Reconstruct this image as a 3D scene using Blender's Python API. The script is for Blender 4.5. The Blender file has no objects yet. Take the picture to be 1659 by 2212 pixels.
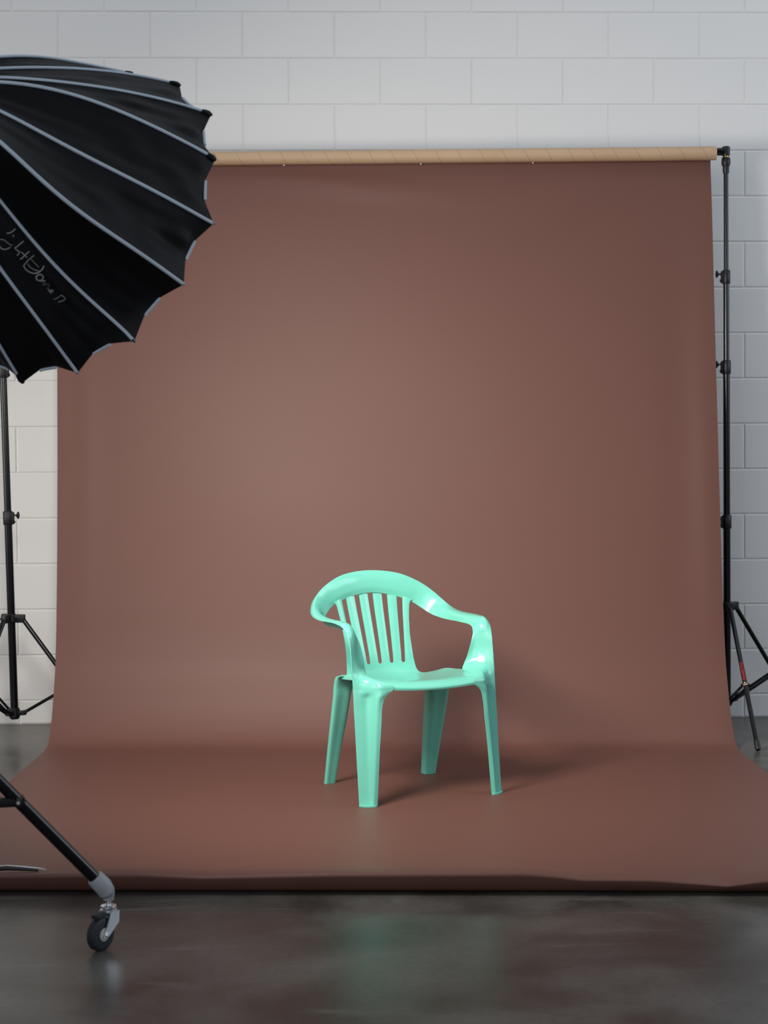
import bpy, bmesh, math, random
import numpy as np
from mathutils import Vector, Matrix
from mathutils.bvhtree import BVHTree
random.seed(4)

# ------------------------------------------------------------------ camera
IMG_W, IMG_H, FOC = 1659.0, 2212.0, 3500.0
CAM_H, HORIZON, ROLL = 1.13, 1004.0, math.radians(0.32)
S = bpy.context.scene
COL = S.collection
pitch = math.atan((IMG_H / 2 - HORIZON) / FOC)
fw = Vector((0, math.cos(pitch), -math.sin(pitch)))
up = Vector((0, math.sin(pitch), math.cos(pitch)))
rt = Vector((1, 0, 0))
cr_, sr_ = math.cos(ROLL), math.sin(ROLL)
RT = rt * cr_ - up * sr_
UP = rt * sr_ + up * cr_
cam_data = bpy.data.cameras.new('camera')
cam = bpy.data.objects.new('camera', cam_data)
COL.objects.link(cam)
cam.matrix_world = Matrix(((RT.x, UP.x, -fw.x, 0), (RT.y, UP.y, -fw.y, 0), (RT.z, UP.z, -fw.z, CAM_H), (0, 0, 0, 1)))
cam_data.sensor_fit = 'HORIZONTAL'
cam_data.sensor_width = 24.0
cam_data.lens = FOC / IMG_W * 24.0
cam_data.dof.use_dof = True
cam_data.dof.focus_distance = 5.45
cam_data.dof.aperture_fstop = 4.5
S.camera = cam

# ------------------------------------------------------------------ world and room light
world = bpy.data.worlds.new('studio_ambient')
S.world = world
world.use_nodes = True
bg = world.node_tree.nodes['Background']
bg.inputs[0].default_value = (0.80, 0.88, 1.0, 1)
bg.inputs[1].default_value = 0.16

def area(name, loc, target, size, size_y, power, color, shape='RECTANGLE', spread=180):
    d = bpy.data.lights.new(name, 'AREA')
    d.shape = shape
    d.size = size
    if shape in ('RECTANGLE', 'ELLIPSE'):
        d.size_y = size_y
    d.energy = power
    d.color = color
    d.spread = math.radians(spread)
    o = bpy.data.objects.new(name, d)
    COL.objects.link(o)
    o.location = loc
    o.rotation_euler = (Vector(target) - Vector(loc)).to_track_quat('-Z', 'Y').to_euler()
    return o

area('ceiling_daylight', (0.9, 5.6, 5.0), (0.9, 6.3, 0), 8.0, 2.2, 50, (0.88, 0.93, 1.0))
area('front_fill', (-1.6, -3.0, 3.3), (0.6, 7.0, 1.6), 6.0, 2.4, 145, (0.88, 0.93, 1.0))  # unseen frontal fill added behind the camera, no known windows
area('left_wall_fill', (-4.4, 4.6, 1.7), (-1.6, 7.1, 1.25), 1.4, 1.8, 17, (1.0, 0.93, 0.85), spread=80)  # warm fill added to brighten the left wall, not a known doorway
area('window_daylight', (5.5, 4.6, 2.8), (0.8, 6.6, 1.4), 2.6, 2.2, 85, (0.80, 0.89, 1.0))

S.view_settings.view_transform = 'Standard'
S.view_settings.look = 'None'
S.view_settings.gamma = 1
S.view_settings.use_curve_mapping = False
S.view_settings.exposure = 0.0

# softbox geometry shared by its light and its cloth
SB_C = Vector((-0.77936, 4.19690, 1.74811))      # centre of the rim
SB_A = Vector((-0.49175, -0.76167, 0.42195)).normalized()   # from rim to hub
SB_U = Vector((0.84012, -0.54240, 0.0))
SB_W = Vector((0.22886, 0.35448, 0.90662))
SB_POWER = 38

# ------------------------------------------------------------------ helpers
def tag(o, label=None, cat=None, group=None, kind=None):
    if label: o['label'] = label
    if cat: o['category'] = cat
    if group: o['group'] = group
    if kind: o['kind'] = kind
    return o

def thing(name, label, cat, loc=(0, 0, 0), rotz=0.0, group=None):
    o = bpy.data.objects.new(name, None)
    o.empty_display_size = 0.1
    COL.objects.link(o)
    o.location = loc
    o.rotation_euler = (0, 0, rotz)
    return tag(o, label, cat, group)

def link_mesh(name, me, mat, parent=None, local=True):
    if mat is not None and not me.materials:
        me.materials.append(mat)
    o = bpy.data.objects.new(name, me)
    COL.objects.link(o)
    if parent is not None:
        o.parent = parent
        if not local:       # geometry given in world coordinates, parent not rotated
            p = parent
            off = Vector(p.location)
            while p.parent is not None:
                p = p.parent
                off += Vector(p.location)
            o.location = -off
    return o

def mesh(name, verts, faces, mat, parent=None, smooth=True, sharp=35, local=True):
    me = bpy.data.meshes.new(name)
    me.from_pydata([tuple(v) for v in verts], [], faces)
    me.validate()
    bm = bmesh.new(); bm.from_mesh(me)
    bmesh.ops.recalc_face_normals(bm, faces=bm.faces)
    bm.to_mesh(me); bm.free()
    if smooth:
        me.polygons.foreach_set('use_smooth', [True] * len(me.polygons))
        me.set_sharp_from_angle(angle=math.radians(sharp))
    me.update()
    return link_mesh(name, me, mat, parent, local)

class MB:
    """collects simple solids into ONE mesh"""
    def __init__(s): s.v = []; s.f = []
    def add(s, verts, faces):
        b = len(s.v); s.v += [Vector(x) for x in verts]; s.f += [[b + i for i in f] for f in faces]
    def tube(s, pts, rad, n=14, cap=True, flat=1.0, axis=None):
        pts = [Vector(p) for p in pts]
        rads = rad if isinstance(rad, (list, tuple)) else [rad] * len(pts)
        rings = []; prev = None
        for i, p in enumerate(pts):
            t = (pts[min(i + 1, len(pts) - 1)] - pts[max(i - 1, 0)])
            if t.length < 1e-9: t = Vector((0, 0, 1))
            t.normalize()
            if prev is None:
                ref = axis if axis is not None else (Vector((0, 0, 1)) if abs(t.z) < .9 else Vector((1, 0, 0)))
                a = t.cross(Vector(ref)).normalized()
            else:
                a = (prev - t * prev.dot(t)).normalized()
            prev = a; b = t.cross(a)
            rings.append([p + a * (math.cos(2 * math.pi * k / n) * rads[i]) + b * (math.sin(2 * math.pi * k / n) * rads[i] * flat) for k in range(n)])
        V = [v for r in rings for v in r]; F = []
        for i in range(len(rings) - 1):
            for k in range(n):
                F.append([i * n + k, i * n + (k + 1) % n, (i + 1) * n + (k + 1) % n, (i + 1) * n + k])
        if cap:
            F.append(list(range(n))[::-1]); F.append([(len(rings) - 1) * n + k for k in range(n)])
        s.add(V, F); return s
    def box(s, c, size, rot=None, bev=0.0):
        bm = bmesh.new(); bmesh.ops.create_cube(bm, size=1)
        for v in bm.verts: v.co = Vector((v.co.x * size[0], v.co.y * size[1], v.co.z * size[2]))
        if bev > 0: bmesh.ops.bevel(bm, geom=bm.edges[:], offset=bev, segments=2, affect='EDGES', profile=.5)
        M = rot if rot is not None else Matrix.Identity(3)
        bm.verts.index_update()
        s.add([M @ v.co + Vector(c) for v in bm.verts], [[v.index for v in f.verts] for f in bm.faces]); bm.free(); return s
    def bar(s, p, q, w, h, upv=(0, 0, 1), bev=0.0):
        p, q = Vector(p), Vector(q); t = (q - p); L = t.length; t.normalize()
        a = t.cross(Vector(upv)); 
        if a.length < 1e-5: a = t.cross(Vector((1, 0, 0)))
        a.normalize(); b = a.cross(t)
        M = Matrix((t, a, b)).transposed()
        return s.box((p + q) / 2, (L, w, h), M, bev)
    def build(s, name, mat, parent=None, smooth=True, sharp=35, local=True):
        return mesh(name, s.v, s.f, mat, parent, smooth, sharp, local)

def frame_from(t):
    t = Vector(t).normalized()
    a = t.cross(Vector((0, 0, 1)) if abs(t.z) < .9 else Vector((1, 0, 0))).normalized()
    return t, a, t.cross(a)

# ------------------------------------------------------------------ materials
def mat(name, color, rough=0.5, metal=0.0, spec=0.5, sheen=0.0, coat=0.0, noise=0.0, nscale=8.0, bump=0.0, bscale=60.0, emit=None, estr=0.0, subs=0.0):
    m = bpy.data.materials.new(name); m.use_nodes = True
    nt = m.node_tree; b = nt.nodes['Principled BSDF']
    b.inputs['Base Color'].default_value = (*color, 1)
    b.inputs['Roughness'].default_value = rough
    b.inputs['Metallic'].default_value = metal
    b.inputs['Specular IOR Level'].default_value = spec
    b.inputs['Sheen Weight'].default_value = sheen
    b.inputs['Coat Weight'].default_value = coat
    if emit:
        b.inputs['Emission Color'].default_value = (*emit, 1); b.inputs['Emission Strength'].default_value = estr
    tc = nt.nodes.new('ShaderNodeTexCoord')
    if noise > 0:
        n = nt.nodes.new('ShaderNodeTexNoise'); n.inputs['Scale'].default_value = nscale; n.inputs['Detail'].default_value = 5
        nt.links.new(tc.outputs['Object'], n.inputs['Vector'])
        r = nt.nodes.new('ShaderNodeMapRange'); r.inputs[3].default_value = 1 - noise; r.inputs[4].default_value = 1 + noise
        nt.links.new(n.outputs['Fac'], r.inputs[0])
        x = nt.nodes.new('ShaderNodeMix'); x.data_type = 'RGBA'; x.blend_type = 'MULTIPLY'; x.inputs[0].default_value = 1
        x.inputs[6].default_value = (*color, 1); nt.links.new(r.outputs[0], x.inputs[7])
        nt.links.new(x.outputs[2], b.inputs['Base Color'])
    if bump > 0:
        n2 = nt.nodes.new('ShaderNodeTexNoise'); n2.inputs['Scale'].default_value = bscale; n2.inputs['Detail'].default_value = 6
        nt.links.new(tc.outputs['Object'], n2.inputs['Vector'])
        bp = nt.nodes.new('ShaderNodeBump'); bp.inputs['Strength'].default_value = bump; bp.inputs['Distance'].default_value = 0.004
        nt.links.new(n2.outputs['Fac'], bp.inputs['Height']); nt.links.new(bp.outputs[0], b.inputs['Normal'])
    return m

M_BLOCK = mat('painted_block', (0.70, 0.70, 0.69), rough=0.62, noise=0.05, nscale=1.3, bump=0.14, bscale=55)
M_MORTAR = mat('painted_mortar', (0.66, 0.66, 0.65), rough=0.7, noise=0.08, nscale=6)
M_PLASTIC = mat('mint_plastic', (0.155, 0.54, 0.425), rough=0.21, spec=0.5, noise=0.03, nscale=4, bump=0.06, bscale=18)
M_PAPER = mat('brown_paper', (0.138, 0.061, 0.046), rough=0.52, spec=0.32, noise=0.03, nscale=1.6, bump=0.06, bscale=14)
M_CARD = mat('cardboard', (0.46, 0.32, 0.20), rough=0.6)
M_BLACK = mat('black_metal', (0.003, 0.003, 0.004), rough=0.24, spec=0.4)
M_BLACKP = mat('black_plastic', (0.006, 0.006, 0.007), rough=0.45, spec=0.4)
M_CLOTH = mat('black_cloth', (0.003, 0.003, 0.0042), rough=0.6, spec=0.22, sheen=0.0, bump=0.25, bscale=16)
M_PIPING = mat('grey_piping', (0.50, 0.58, 0.66), rough=0.7)
M_SILVER = mat('silver_lining', (0.6, 0.6, 0.6), rough=0.4, metal=0.6)
M_DIFF = mat('diffusion_cloth', (0.8, 0.8, 0.78), rough=0.9, emit=(1.0, 0.95, 0.88), estr=1.5)
M_CHROME = mat('chrome', (0.85, 0.88, 0.92), rough=0.32, metal=1.0)
M_GREYP = mat('grey_plastic', (0.34, 0.36, 0.38), rough=0.5)
M_RUBBER = mat('dark_rubber', (0.018, 0.022, 0.028), rough=0.6)
M_HUB = mat('wheel_hub', (0.50, 0.50, 0.45), rough=0.45)
M_RED = mat('red_print', (0.60, 0.02, 0.02), rough=0.5)
M_YELLOW = mat('yellow_print', (0.65, 0.42, 0.10), rough=0.5)
M_PINK = mat('pale_print', (0.55, 0.33, 0.33), rough=0.5)
M_INK = mat('grey_print', (0.33, 0.32, 0.31), rough=0.6)
M_TAPE_GLINT = mat('tape_and_glint', (0.75, 0.76, 0.75), rough=0.25)  # for the staples and the glint coloured onto the cable
M_BRASS = mat('brass', (0.5, 0.36, 0.1), rough=0.3, metal=1.0)

def cardboard_nodes():
    nt = M_CARD.node_tree; b = nt.nodes['Principled BSDF']
    tc = nt.nodes.new('ShaderNodeTexCoord'); sep = nt.nodes.new('ShaderNodeSeparateXYZ')
    nt.links.new(tc.outputs['Object'], sep.inputs[0])
    # spiral seam: frac(x/pitch + angle/2pi)
    at = nt.nodes.new('ShaderNodeMath'); at.operation = 'ARCTAN2'
    nt.links.new(sep.outputs['Z'], at.inputs[0]); nt.links.new(sep.outputs['Y'], at.inputs[1])
    m1 = nt.nodes.new('ShaderNodeMath'); m1.operation = 'MULTIPLY'; m1.inputs[1].default_value = -1 / (2 * math.pi)
    nt.links.new(at.outputs[0], m1.inputs[0])
    m2 = nt.nodes.new('ShaderNodeMath'); m2.operation = 'MULTIPLY'; m2.inputs[1].default_value = 1 / 0.092
    nt.links.new(sep.outputs['X'], m2.inputs[0])
    ad = nt.nodes.new('ShaderNodeMath'); ad.operation = 'ADD'; nt.links.new(m1.outputs[0], ad.inputs[0]); nt.links.new(m2.outputs[0], ad.inputs[1])
    fr = nt.nodes.new('ShaderNodeMath'); fr.operation = 'FRACT'; nt.links.new(ad.outputs[0], fr.inputs[0])
    lt = nt.nodes.new('ShaderNodeMath'); lt.operation = 'LESS_THAN'; lt.inputs[1].default_value = 0.022; nt.links.new(fr.outputs[0], lt.inputs[0])
    no = nt.nodes.new('ShaderNodeTexNoise'); no.inputs['Scale'].default_value = 5; nt.links.new(tc.outputs['Object'], no.inputs['Vector'])
    rp = nt.nodes.new('ShaderNodeValToRGB'); rp.color_ramp.elements[0].color = (0.43, 0.29, 0.175, 1); rp.color_ramp.elements[1].color = (0.50, 0.355, 0.225, 1)
    nt.links.new(no.outputs['Fac'], rp.inputs[0])
    mx = nt.nodes.new('ShaderNodeMix'); mx.data_type = 'RGBA'; mx.inputs[7].default_value = (0.30, 0.19, 0.11, 1)
    nt.links.new(lt.outputs[0], mx.inputs[0]); nt.links.new(rp.outputs[0], mx.inputs[6]); nt.links.new(mx.outputs[2], b.inputs['Base Color'])
cardboard_nodes()

def concrete():
    m = bpy.data.materials.new('sealed_concrete'); m.use_nodes = True
    nt = m.node_tree; b = nt.nodes['Principled BSDF']; L = nt.links
    tc = nt.nodes.new('ShaderNodeTexCoord')
    def noise(sc, det, dist=0.0, scale=(1, 1, 1), loc=(0, 0, 0)):
        mp = nt.nodes.new('ShaderNodeMapping'); mp.inputs['Scale'].default_value = scale; mp.inputs['Location'].default_value = loc
        L.new(tc.outputs['Object'], mp.inputs[0])
        n = nt.nodes.new('ShaderNodeTexNoise'); n.inputs['Scale'].default_value = sc; n.inputs['Detail'].default_value = det; n.inputs['Distortion'].default_value = dist
        L.new(mp.outputs[0], n.inputs['Vector']); return n
    def ramp(src, a, ca, bb, cb):
        r = nt.nodes.new('ShaderNodeValToRGB'); r.color_ramp.elements[0].position = a; r.color_ramp.elements[0].color = ca
        r.color_ramp.elements[1].position = bb; r.color_ramp.elements[1].color = cb; L.new(src, r.inputs[0]); return r
    n1 = noise(2.6, 7, .35)
    r1 = ramp(n1.outputs['Fac'], .38, (0.050, 0.045, 0.039, 1), .60, (0.128, 0.123, 0.109, 1))
    n2 = noise(1.5, 5, .6, loc=(3, 1, 0))
    f2 = ramp(n2.outputs['Fac'], .50, (0, 0, 0, 1), .66, (1, 1, 1, 1))
    mx = nt.nodes.new('ShaderNodeMix'); mx.data_type = 'RGBA'; mx.inputs[7].default_value = (0.056, 0.042, 0.037, 1)
    sc = nt.nodes.new('ShaderNodeMath'); sc.operation = 'MULTIPLY'; sc.inputs[1].default_value = .6; L.new(f2.outputs[0], sc.inputs[0])
    L.new(sc.outputs[0], mx.inputs[0]); L.new(r1.outputs[0], mx.inputs[6])
    # trowel marks, wiped streaks
    n3 = noise(5, 4, .3, scale=(.55, 3.0, 1))
    f3 = ramp(n3.outputs['Fac'], .60, (0, 0, 0, 1), .72, (1, 1, 1, 1))
    mx2 = nt.nodes.new('ShaderNodeMix'); mx2.data_type = 'RGBA'; mx2.inputs[7].default_value = (0.170, 0.162, 0.145, 1)
    sc2 = nt.nodes.new('ShaderNodeMath'); sc2.operation = 'MULTIPLY'; sc2.inputs[1].default_value = .45; L.new(f3.outputs[0], sc2.inputs[0])
    L.new(sc2.outputs[0], mx2.inputs[0]); L.new(mx.outputs[2], mx2.inputs[6])
    n4 = noise(60, 3)
    f4 = ramp(n4.outputs['Fac'], .3, (.86, .86, .86, 1), .7, (1.1, 1.1, 1.1, 1))
    mx3 = nt.nodes.new('ShaderNodeMix'); mx3.data_type = 'RGBA'; mx3.blend_type = 'MULTIPLY'; mx3.inputs[0].default_value = 1
    L.new(mx2.outputs[2], mx3.inputs[6]); L.new(f4.outputs[0], mx3.inputs[7]); L.new(mx3.outputs[2], b.inputs['Base Color'])
    rr = nt.nodes.new('ShaderNodeMapRange'); rr.inputs[3].default_value = .20; rr.inputs[4].default_value = .40; L.new(n1.outputs['Fac'], rr.inputs[0])
    L.new(rr.outputs[0], b.inputs['Roughness']); b.inputs['Specular IOR Level'].default_value = .36
    n5 = noise(9, 3)
    bp = nt.nodes.new('ShaderNodeBump'); bp.inputs['Strength'].default_value = .12; bp.inputs['Distance'].default_value = .004
    L.new(n5.outputs['Fac'], bp.inputs['Height']); L.new(bp.outputs[0], b.inputs['Normal'])
    return m
M_CONC = concrete()

# ------------------------------------------------------------------ setting: floor and block wall
fl = mesh('floor', [(-7, -2, 0), (7, -2, 0), (7, 8, 0), (-7, 8, 0), (-7, -2, -.1), (7, -2, -.1), (7, 8, -.1), (-7, 8, -.1)],
          [[0, 1, 2, 3], [4, 7, 6, 5], [0, 4, 5, 1], [1, 5, 6, 2], [2, 6, 7, 3], [3, 7, 4, 0]], M_CONC, smooth=False)
tag(fl, kind='structure')
WYAW = math.atan(0.0265)
WALL_Y0 = 7.130
wall = MB().box((0, 0.1032, 2.2), (13.0, 0.20, 4.4)).build('wall_back', M_MORTAR, smooth=False)
wall.location = (0, WALL_Y0, 0)
wall.rotation_euler = (0, 0, WYAW)
tag(wall, kind='structure')
# every block of the visible field is its own piece, painted over; joints recessed
def block_mesh(w, h):
    g = 0.0018; bv = 0.0042; d = 0.0
    x0, x1, z0, z1 = -w / 2 + g, w / 2 - g, -h / 2 + g, h / 2 - g
    V = [(x0, .012, z0), (x1, .012, z0), (x1, .012, z1), (x0, .012, z1),
         (x0, d + .003, z0), (x1, d + .003, z0), (x1, d + .003, z1), (x0, d + .003, z1),
         (x0 + bv, d, z0 + bv), (x1 - bv, d, z0 + bv), (x1 - bv, d, z1 - bv), (x0 + bv, d, z1 - bv)]
    F = [[8, 9, 10, 11]]
    for i in range(4):
        j = (i + 1) % 4
        F += [[4 + i, 4 + j, 8 + j, 8 + i], [i, j, 4 + j, 4 + i]]
    me = bpy.data.meshes.new('block'); me.from_pydata(V, [], F)
    bm = bmesh.new(); bm.from_mesh(me); bmesh.ops.recalc_face_normals(bm, faces=bm.faces)
    if sum((f.normal.y for f in bm.faces if len(f.verts) == 4 and abs(f.normal.y) > .9)) > 0:
        bmesh.ops.reverse_faces(bm, faces=bm.faces)
    bm.to_mesh(me); bm.free()
    me.materials.append(M_BLOCK); return me
BM_FULL = block_mesh(.4, .2)
BM_FOOT = block_mesh(.4, .103)
WORLD0 = -1.405
for r in range(-1, 17):
    z0 = .103 + .2 * r
    zc = z0 + .1 if r >= 0 else .0515
    off = 0.0 if r % 2 == 0 else .2          # rows alternate half a block
    for k in range(-4, 12):
        xc = WORLD0 + off + .4 * k - .2
        if xc < -3.0 or xc > 2.75: continue
        b = bpy.data.objects.new('block', BM_FULL if r >= 0 else BM_FOOT)
        COL.objects.link(b); b.parent = wall
        b.location = (xc + .0, random.uniform(-.0004, .0006), zc)
# mortar runs where the outer field of the wall is not split into blocks (outside the view)

# ------------------------------------------------------------------ spline tools
def hermite(P, per):
    """P: (N, ...) key rows -> smooth rows, chord-length Catmull-Rom"""
    P = np.asarray(P, float); N = len(P)
    flat = P.reshape(N, -1)
    d = np.maximum(np.sqrt(((flat[1:] - flat[:-1]) ** 2).sum(1) / max(1, flat.shape[1] // 3)), 1e-5) ** .75
    t = np.concatenate([[0], np.cumsum(d)])
    T = np.zeros_like(flat)
    for i in range(N):
        if i == 0: T[i] = (flat[1] - flat[0]) / d[0]
        elif i == N - 1: T[i] = (flat[-1] - flat[-2]) / d[-1]
        else:
            a = (flat[i] - flat[i - 1]) / d[i - 1]; b = (flat[i + 1] - flat[i]) / d[i]
            T[i] = (a * d[i] + b * d[i - 1]) / (d[i] + d[i - 1])
    out = []
    for i in range(N - 1):
        for s in np.linspace(0, 1, per, endpoint=False):
            h = d[i]; s2, s3 = s * s, s ** 3
            out.append((2 * s3 - 3 * s2 + 1) * flat[i] + (s3 - 2 * s2 + s) * h * T[i] + (-2 * s3 + 3 * s2) * flat[i + 1] + (s3 - s2) * h * T[i + 1])
    out.append(flat[-1])
    return np.array(out).reshape((len(out),) + P.shape[1:])

def grid_normals(G):
    du = np.gradient(G, axis=0); dv = np.gradient(G, axis=1)
    n = np.cross(du, dv); n /= (np.linalg.norm(n, axis=2, keepdims=True) + 1e-12)
    return n

def thick_grid(name, G, N, th, mat_, parent, r0=0, r1=None, cap0=True, cap1=True, sharp=50):
    """solid sheet from grid rows r0..r1, thickness laid behind the surface"""
    if r1 is None: r1 = G.shape[0] - 1
    A = G[r0:r1 + 1]; B = A - N[r0:r1 + 1] * th
    n, k = A.shape[:2]
    V = list(A.reshape(-1, 3)) + list(B.reshape(-1, 3)); o = n * k; F = []
    ix = lambda i, j: i * k + j
    for i in range(n - 1):
        for j in range(k - 1):
            F.append([ix(i, j), ix(i, j + 1), ix(i + 1, j + 1), ix(i + 1, j)])
            F.append([o + ix(i, j), o + ix(i + 1, j), o + ix(i + 1, j + 1), o + ix(i, j + 1)])
        F.append([ix(i, 0), ix(i + 1, 0), o + ix(i + 1, 0), o + ix(i, 0)])
        F.append([ix(i, k - 1), o + ix(i, k - 1), o + ix(i + 1, k - 1), ix(i + 1, k - 1)])
    for j in range(k - 1):
        if cap0: F.append([ix(0, j), o + ix(0, j), o + ix(0, j + 1), ix(0, j + 1)])
        if cap1: F.append([ix(n - 1, j), ix(n - 1, j + 1), o + ix(n - 1, j + 1), o + ix(n - 1, j)])
    return mesh(name, V, F, mat_, parent, True, sharp)

# ------------------------------------------------------------------ the chair
PAPER_Z = 0.0035
chair = thing('plastic_armchair', 'mint green moulded plastic garden armchair with slatted back standing alone on the brown paper', 'chair',
              (0.169, 5.40, PAPER_Z), math.radians(25.3))

# sections: outer lip, outer edge, crease, middle, inner fold, inner edge
ST = [
 # floor to arm: outer leg
 [(.265,.034,0),(.268,.030,0),(.252,.0235,0),(.236,.012,0),(.229,.001,0),(.215,.003,0)],
 [(.265,.045,.09),(.268,.041,.09),(.251,.034,.09),(.233,.022,.09),(.224,.006,.09),(.209,.006,.09)],
 [(.265,.056,.18),(.268,.052,.18),(.250,.045,.18),(.229,.033,.18),(.218,.012,.18),(.203,.009,.18)],
 [(.265,.065,.27),(.268,.061,.27),(.248,.056,.27),(.225,.044,.27),(.212,.018,.27),(.195,.012,.27)],
 [(.265,.072,.325),(.268,.068,.325),(.247,.063,.325),(.222,.051,.325),(.208,.020,.325),(.190,.015,.325)],
 [(.265,.074,.347),(.268,.070,.347),(.246,.064,.345),(.221,.053,.343),(.206,.019,.345),(.183,.0145,.352)],
 [(.265,.075,.36),(.268,.071,.36),(.246,.065,.355),(.221,.053,.355),(.203,.017,.36),(.169,.0115,.3695)],
 [(.265,.077,.375),(.268,.073,.375),(.246,.066,.370),(.222,.053,.372),(.200,.0145,.380),(.152,.0080,.3825)],
 [(.265,.078,.385),(.268,.074,.385),(.246,.068,.38),(.2225,.053,.383),(.199,.0150,.392),(.151,.0088,.3930)],
 [(.265,.079,.395),(.268,.075,.395),(.246,.069,.39),(.223,.056,.395),(.199,.0235,.4045),(.158,.0165,.4020)],
 [(.265,.081,.415),(.268,.077,.415),(.246,.075,.412),(.226,.070,.416),(.207,.070,.418),(.178,.095,.4125)],
 [(.265,.083,.428),(.268,.079,.428),(.2465,.083,.425),(.228,.087,.427),(.208,.106,.427),(.182,.150,.4165)],
 [(.265,.085,.44),(.268,.081,.44),(.247,.090,.438),(.230,.101,.438),(.211,.125,.441),(.1895,.151,.436)],
 [(.266,.092,.485),(.268,.088,.485),(.248,.104,.482),(.233,.119,.479),(.216,.134,.474),(.199,.141,.468)],
 [(.267,.104,.54),(.269,.099,.54),(.252,.109,.538),(.238,.120,.532),(.225,.132,.524),(.211,.138,.514)],
 [(.272,.121,.562),(.273,.115,.567),(.260,.114,.571),(.244,.121,.566),(.231,.133,.556),(.219,.142,.538)],
 [(.277,.149,.578),(.278,.144,.585),(.266,.140,.592),(.248,.142,.590),(.235,.148,.578),(.226,.158,.556)],
 [(.281,.195,.586),(.281,.192,.592),(.270,.190,.597),(.252,.190,.597),(.237,.190,.589),(.232,.192,.565)],
 [(.283,.255,.587),(.283,.255,.593),(.272,.255,.598),(.252,.255,.598),(.238,.255,.590),(.235,.255,.567)],
 [(.283,.31,.587),(.282,.31,.593),(.271,.31,.599),(.252,.308,.599),(.239,.306,.591),(.236,.305,.568)],
 [(.281,.362,.590),(.279,.358,.598),(.268,.355,.603),(.250,.352,.602),(.238,.350,.593),(.235,.350,.568)],
 [(.275,.412,.602),(.272,.404,.611),(.261,.402,.613),(.246,.403,.609),(.234,.405,.598),(.228,.405,.572)],
 [(.263,.450,.618),(.259,.438,.631),(.249,.438,.631),(.236,.442,.624),(.222,.447,.609),(.211,.448,.583)],
 [(.243,.480,.643),(.238,.465,.657),(.229,.463,.654),(.214,.466,.642),(.199,.471,.623),(.189,.474,.602)],
 [(.212,.502,.670),(.209,.484,.683),(.200,.480,.678),(.186,.481,.662),(.170,.486,.641),(.160,.492,.6235)],
 [(.170,.520,.694),(.169,.500,.7075),(.161,.494,.702),(.149,.491,.682),(.135,.493,.658),(.1255,.500,.639)],
 [(.119,.537,.714),(.119,.515,.7285),(.114,.507,.722),(.105,.501,.701),(.093,.501,.672),(.0855,.507,.652)],
 [(.060,.549,.724),(.060,.529,.7395),(.057,.520,.733),(.052,.511,.711),(.045,.508,.681),(.0405,.512,.661)],
 [(.0,.553,.727),(.0,.534,.743),(.0,.525,.7365),(.0,.514,.714),(.0,.510,.684),(.0,.514,.664)],
]
right = np.array(ST)
for q in range(0, 7):          # deeper outward channel between outer wall and front wall
    k = min(1.0, .35 + q * .15)
    right[q, 3] += np.array((-.001, .007 * k, 0)); right[q, 4] += np.array((.002, -.003 * k, 0))
for q in range(len(right)):
    o = right[q, 1]
    if q <= 15: right[q, 0] = o + np.array((-.0006, .0012, 0))
    elif q == 16: right[q, 0] = o + np.array((0, .0008, -.001))
    elif q <= 18: right[q, 0] = o + np.array((0, 0, -.0013))
    elif q == 19: right[q, 0] = o + np.array((.0002, .001, -.0028))
    elif q == 20: right[q, 0] = o + np.array((.001, .0035, -.0055))
def tighten(A):
    o2, o, p1, c, f, i_ = [A[:, k] for k in range(6)]
    k = .10
    return np.stack([o2, o, p1, c + k * (p1 - c), c + k * (f - c), f + k * (c - f), f + k * (i_ - f), i_], 1)
right = tighten(right)
leftm = right[::-1].copy(); leftm[..., 0] *= -1
keys = np.concatenate([right, leftm[1:]], 0)
PER = 7
G = hermite(keys, PER)
G = np.swapaxes(hermite(np.swapaxes(G, 0, 1), 5), 0, 1)
NRM = grid_normals(G)
mid = G.shape[0] // 2
if NRM[mid, G.shape[1] // 2, 1] > 0: NRM = -NRM
NRM[:17 * PER, :6] = NRM[:17 * PER, 7:8]
NRM[-17 * PER:, :6] = NRM[-17 * PER:, 7:8]
NK = len(keys)
a_leg, a_arm = 15 * PER, 21 * PER
last = (NK - 1) * PER
thick_grid('front_leg', G, NRM, .0035, M_PLASTIC, chair, 0, a_leg, True, False)
thick_grid('armrest', G, NRM, .0035, M_PLASTIC, chair, a_leg, a_arm, False, False)
thick_grid('backrest_rim', G, NRM, .0035, M_PLASTIC, chair, a_arm, last - a_arm, False, False)
thick_grid('armrest', G, NRM, .0035, M_PLASTIC, chair, last - a_arm, last - a_leg, False, False)
thick_grid('front_leg', G, NRM, .0035, M_PLASTIC, chair, last - a_leg, last, False, True)
# foot plates of the front legs
for sx in (1, -1):
    ring = [(.270, .031), (.266, .016), (.250, .004), (.234, -.003), (.222, -.002), (.216, .004), (.228, .008), (.236, .014), (.252, .025), (.266, .034)]
    V = [(sx * x, y, 0) for x, y in ring] + [(sx * x, y, .005) for x, y in ring]
    n = len(ring)
    F = [list(range(n)), list(range(n, 2 * n))] + [[i, (i + 1) % n, n + (i + 1) % n, n + i] for i in range(n)]
    mesh('foot_plate', V, F, M_PLASTIC, chair, True, 40)

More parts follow.
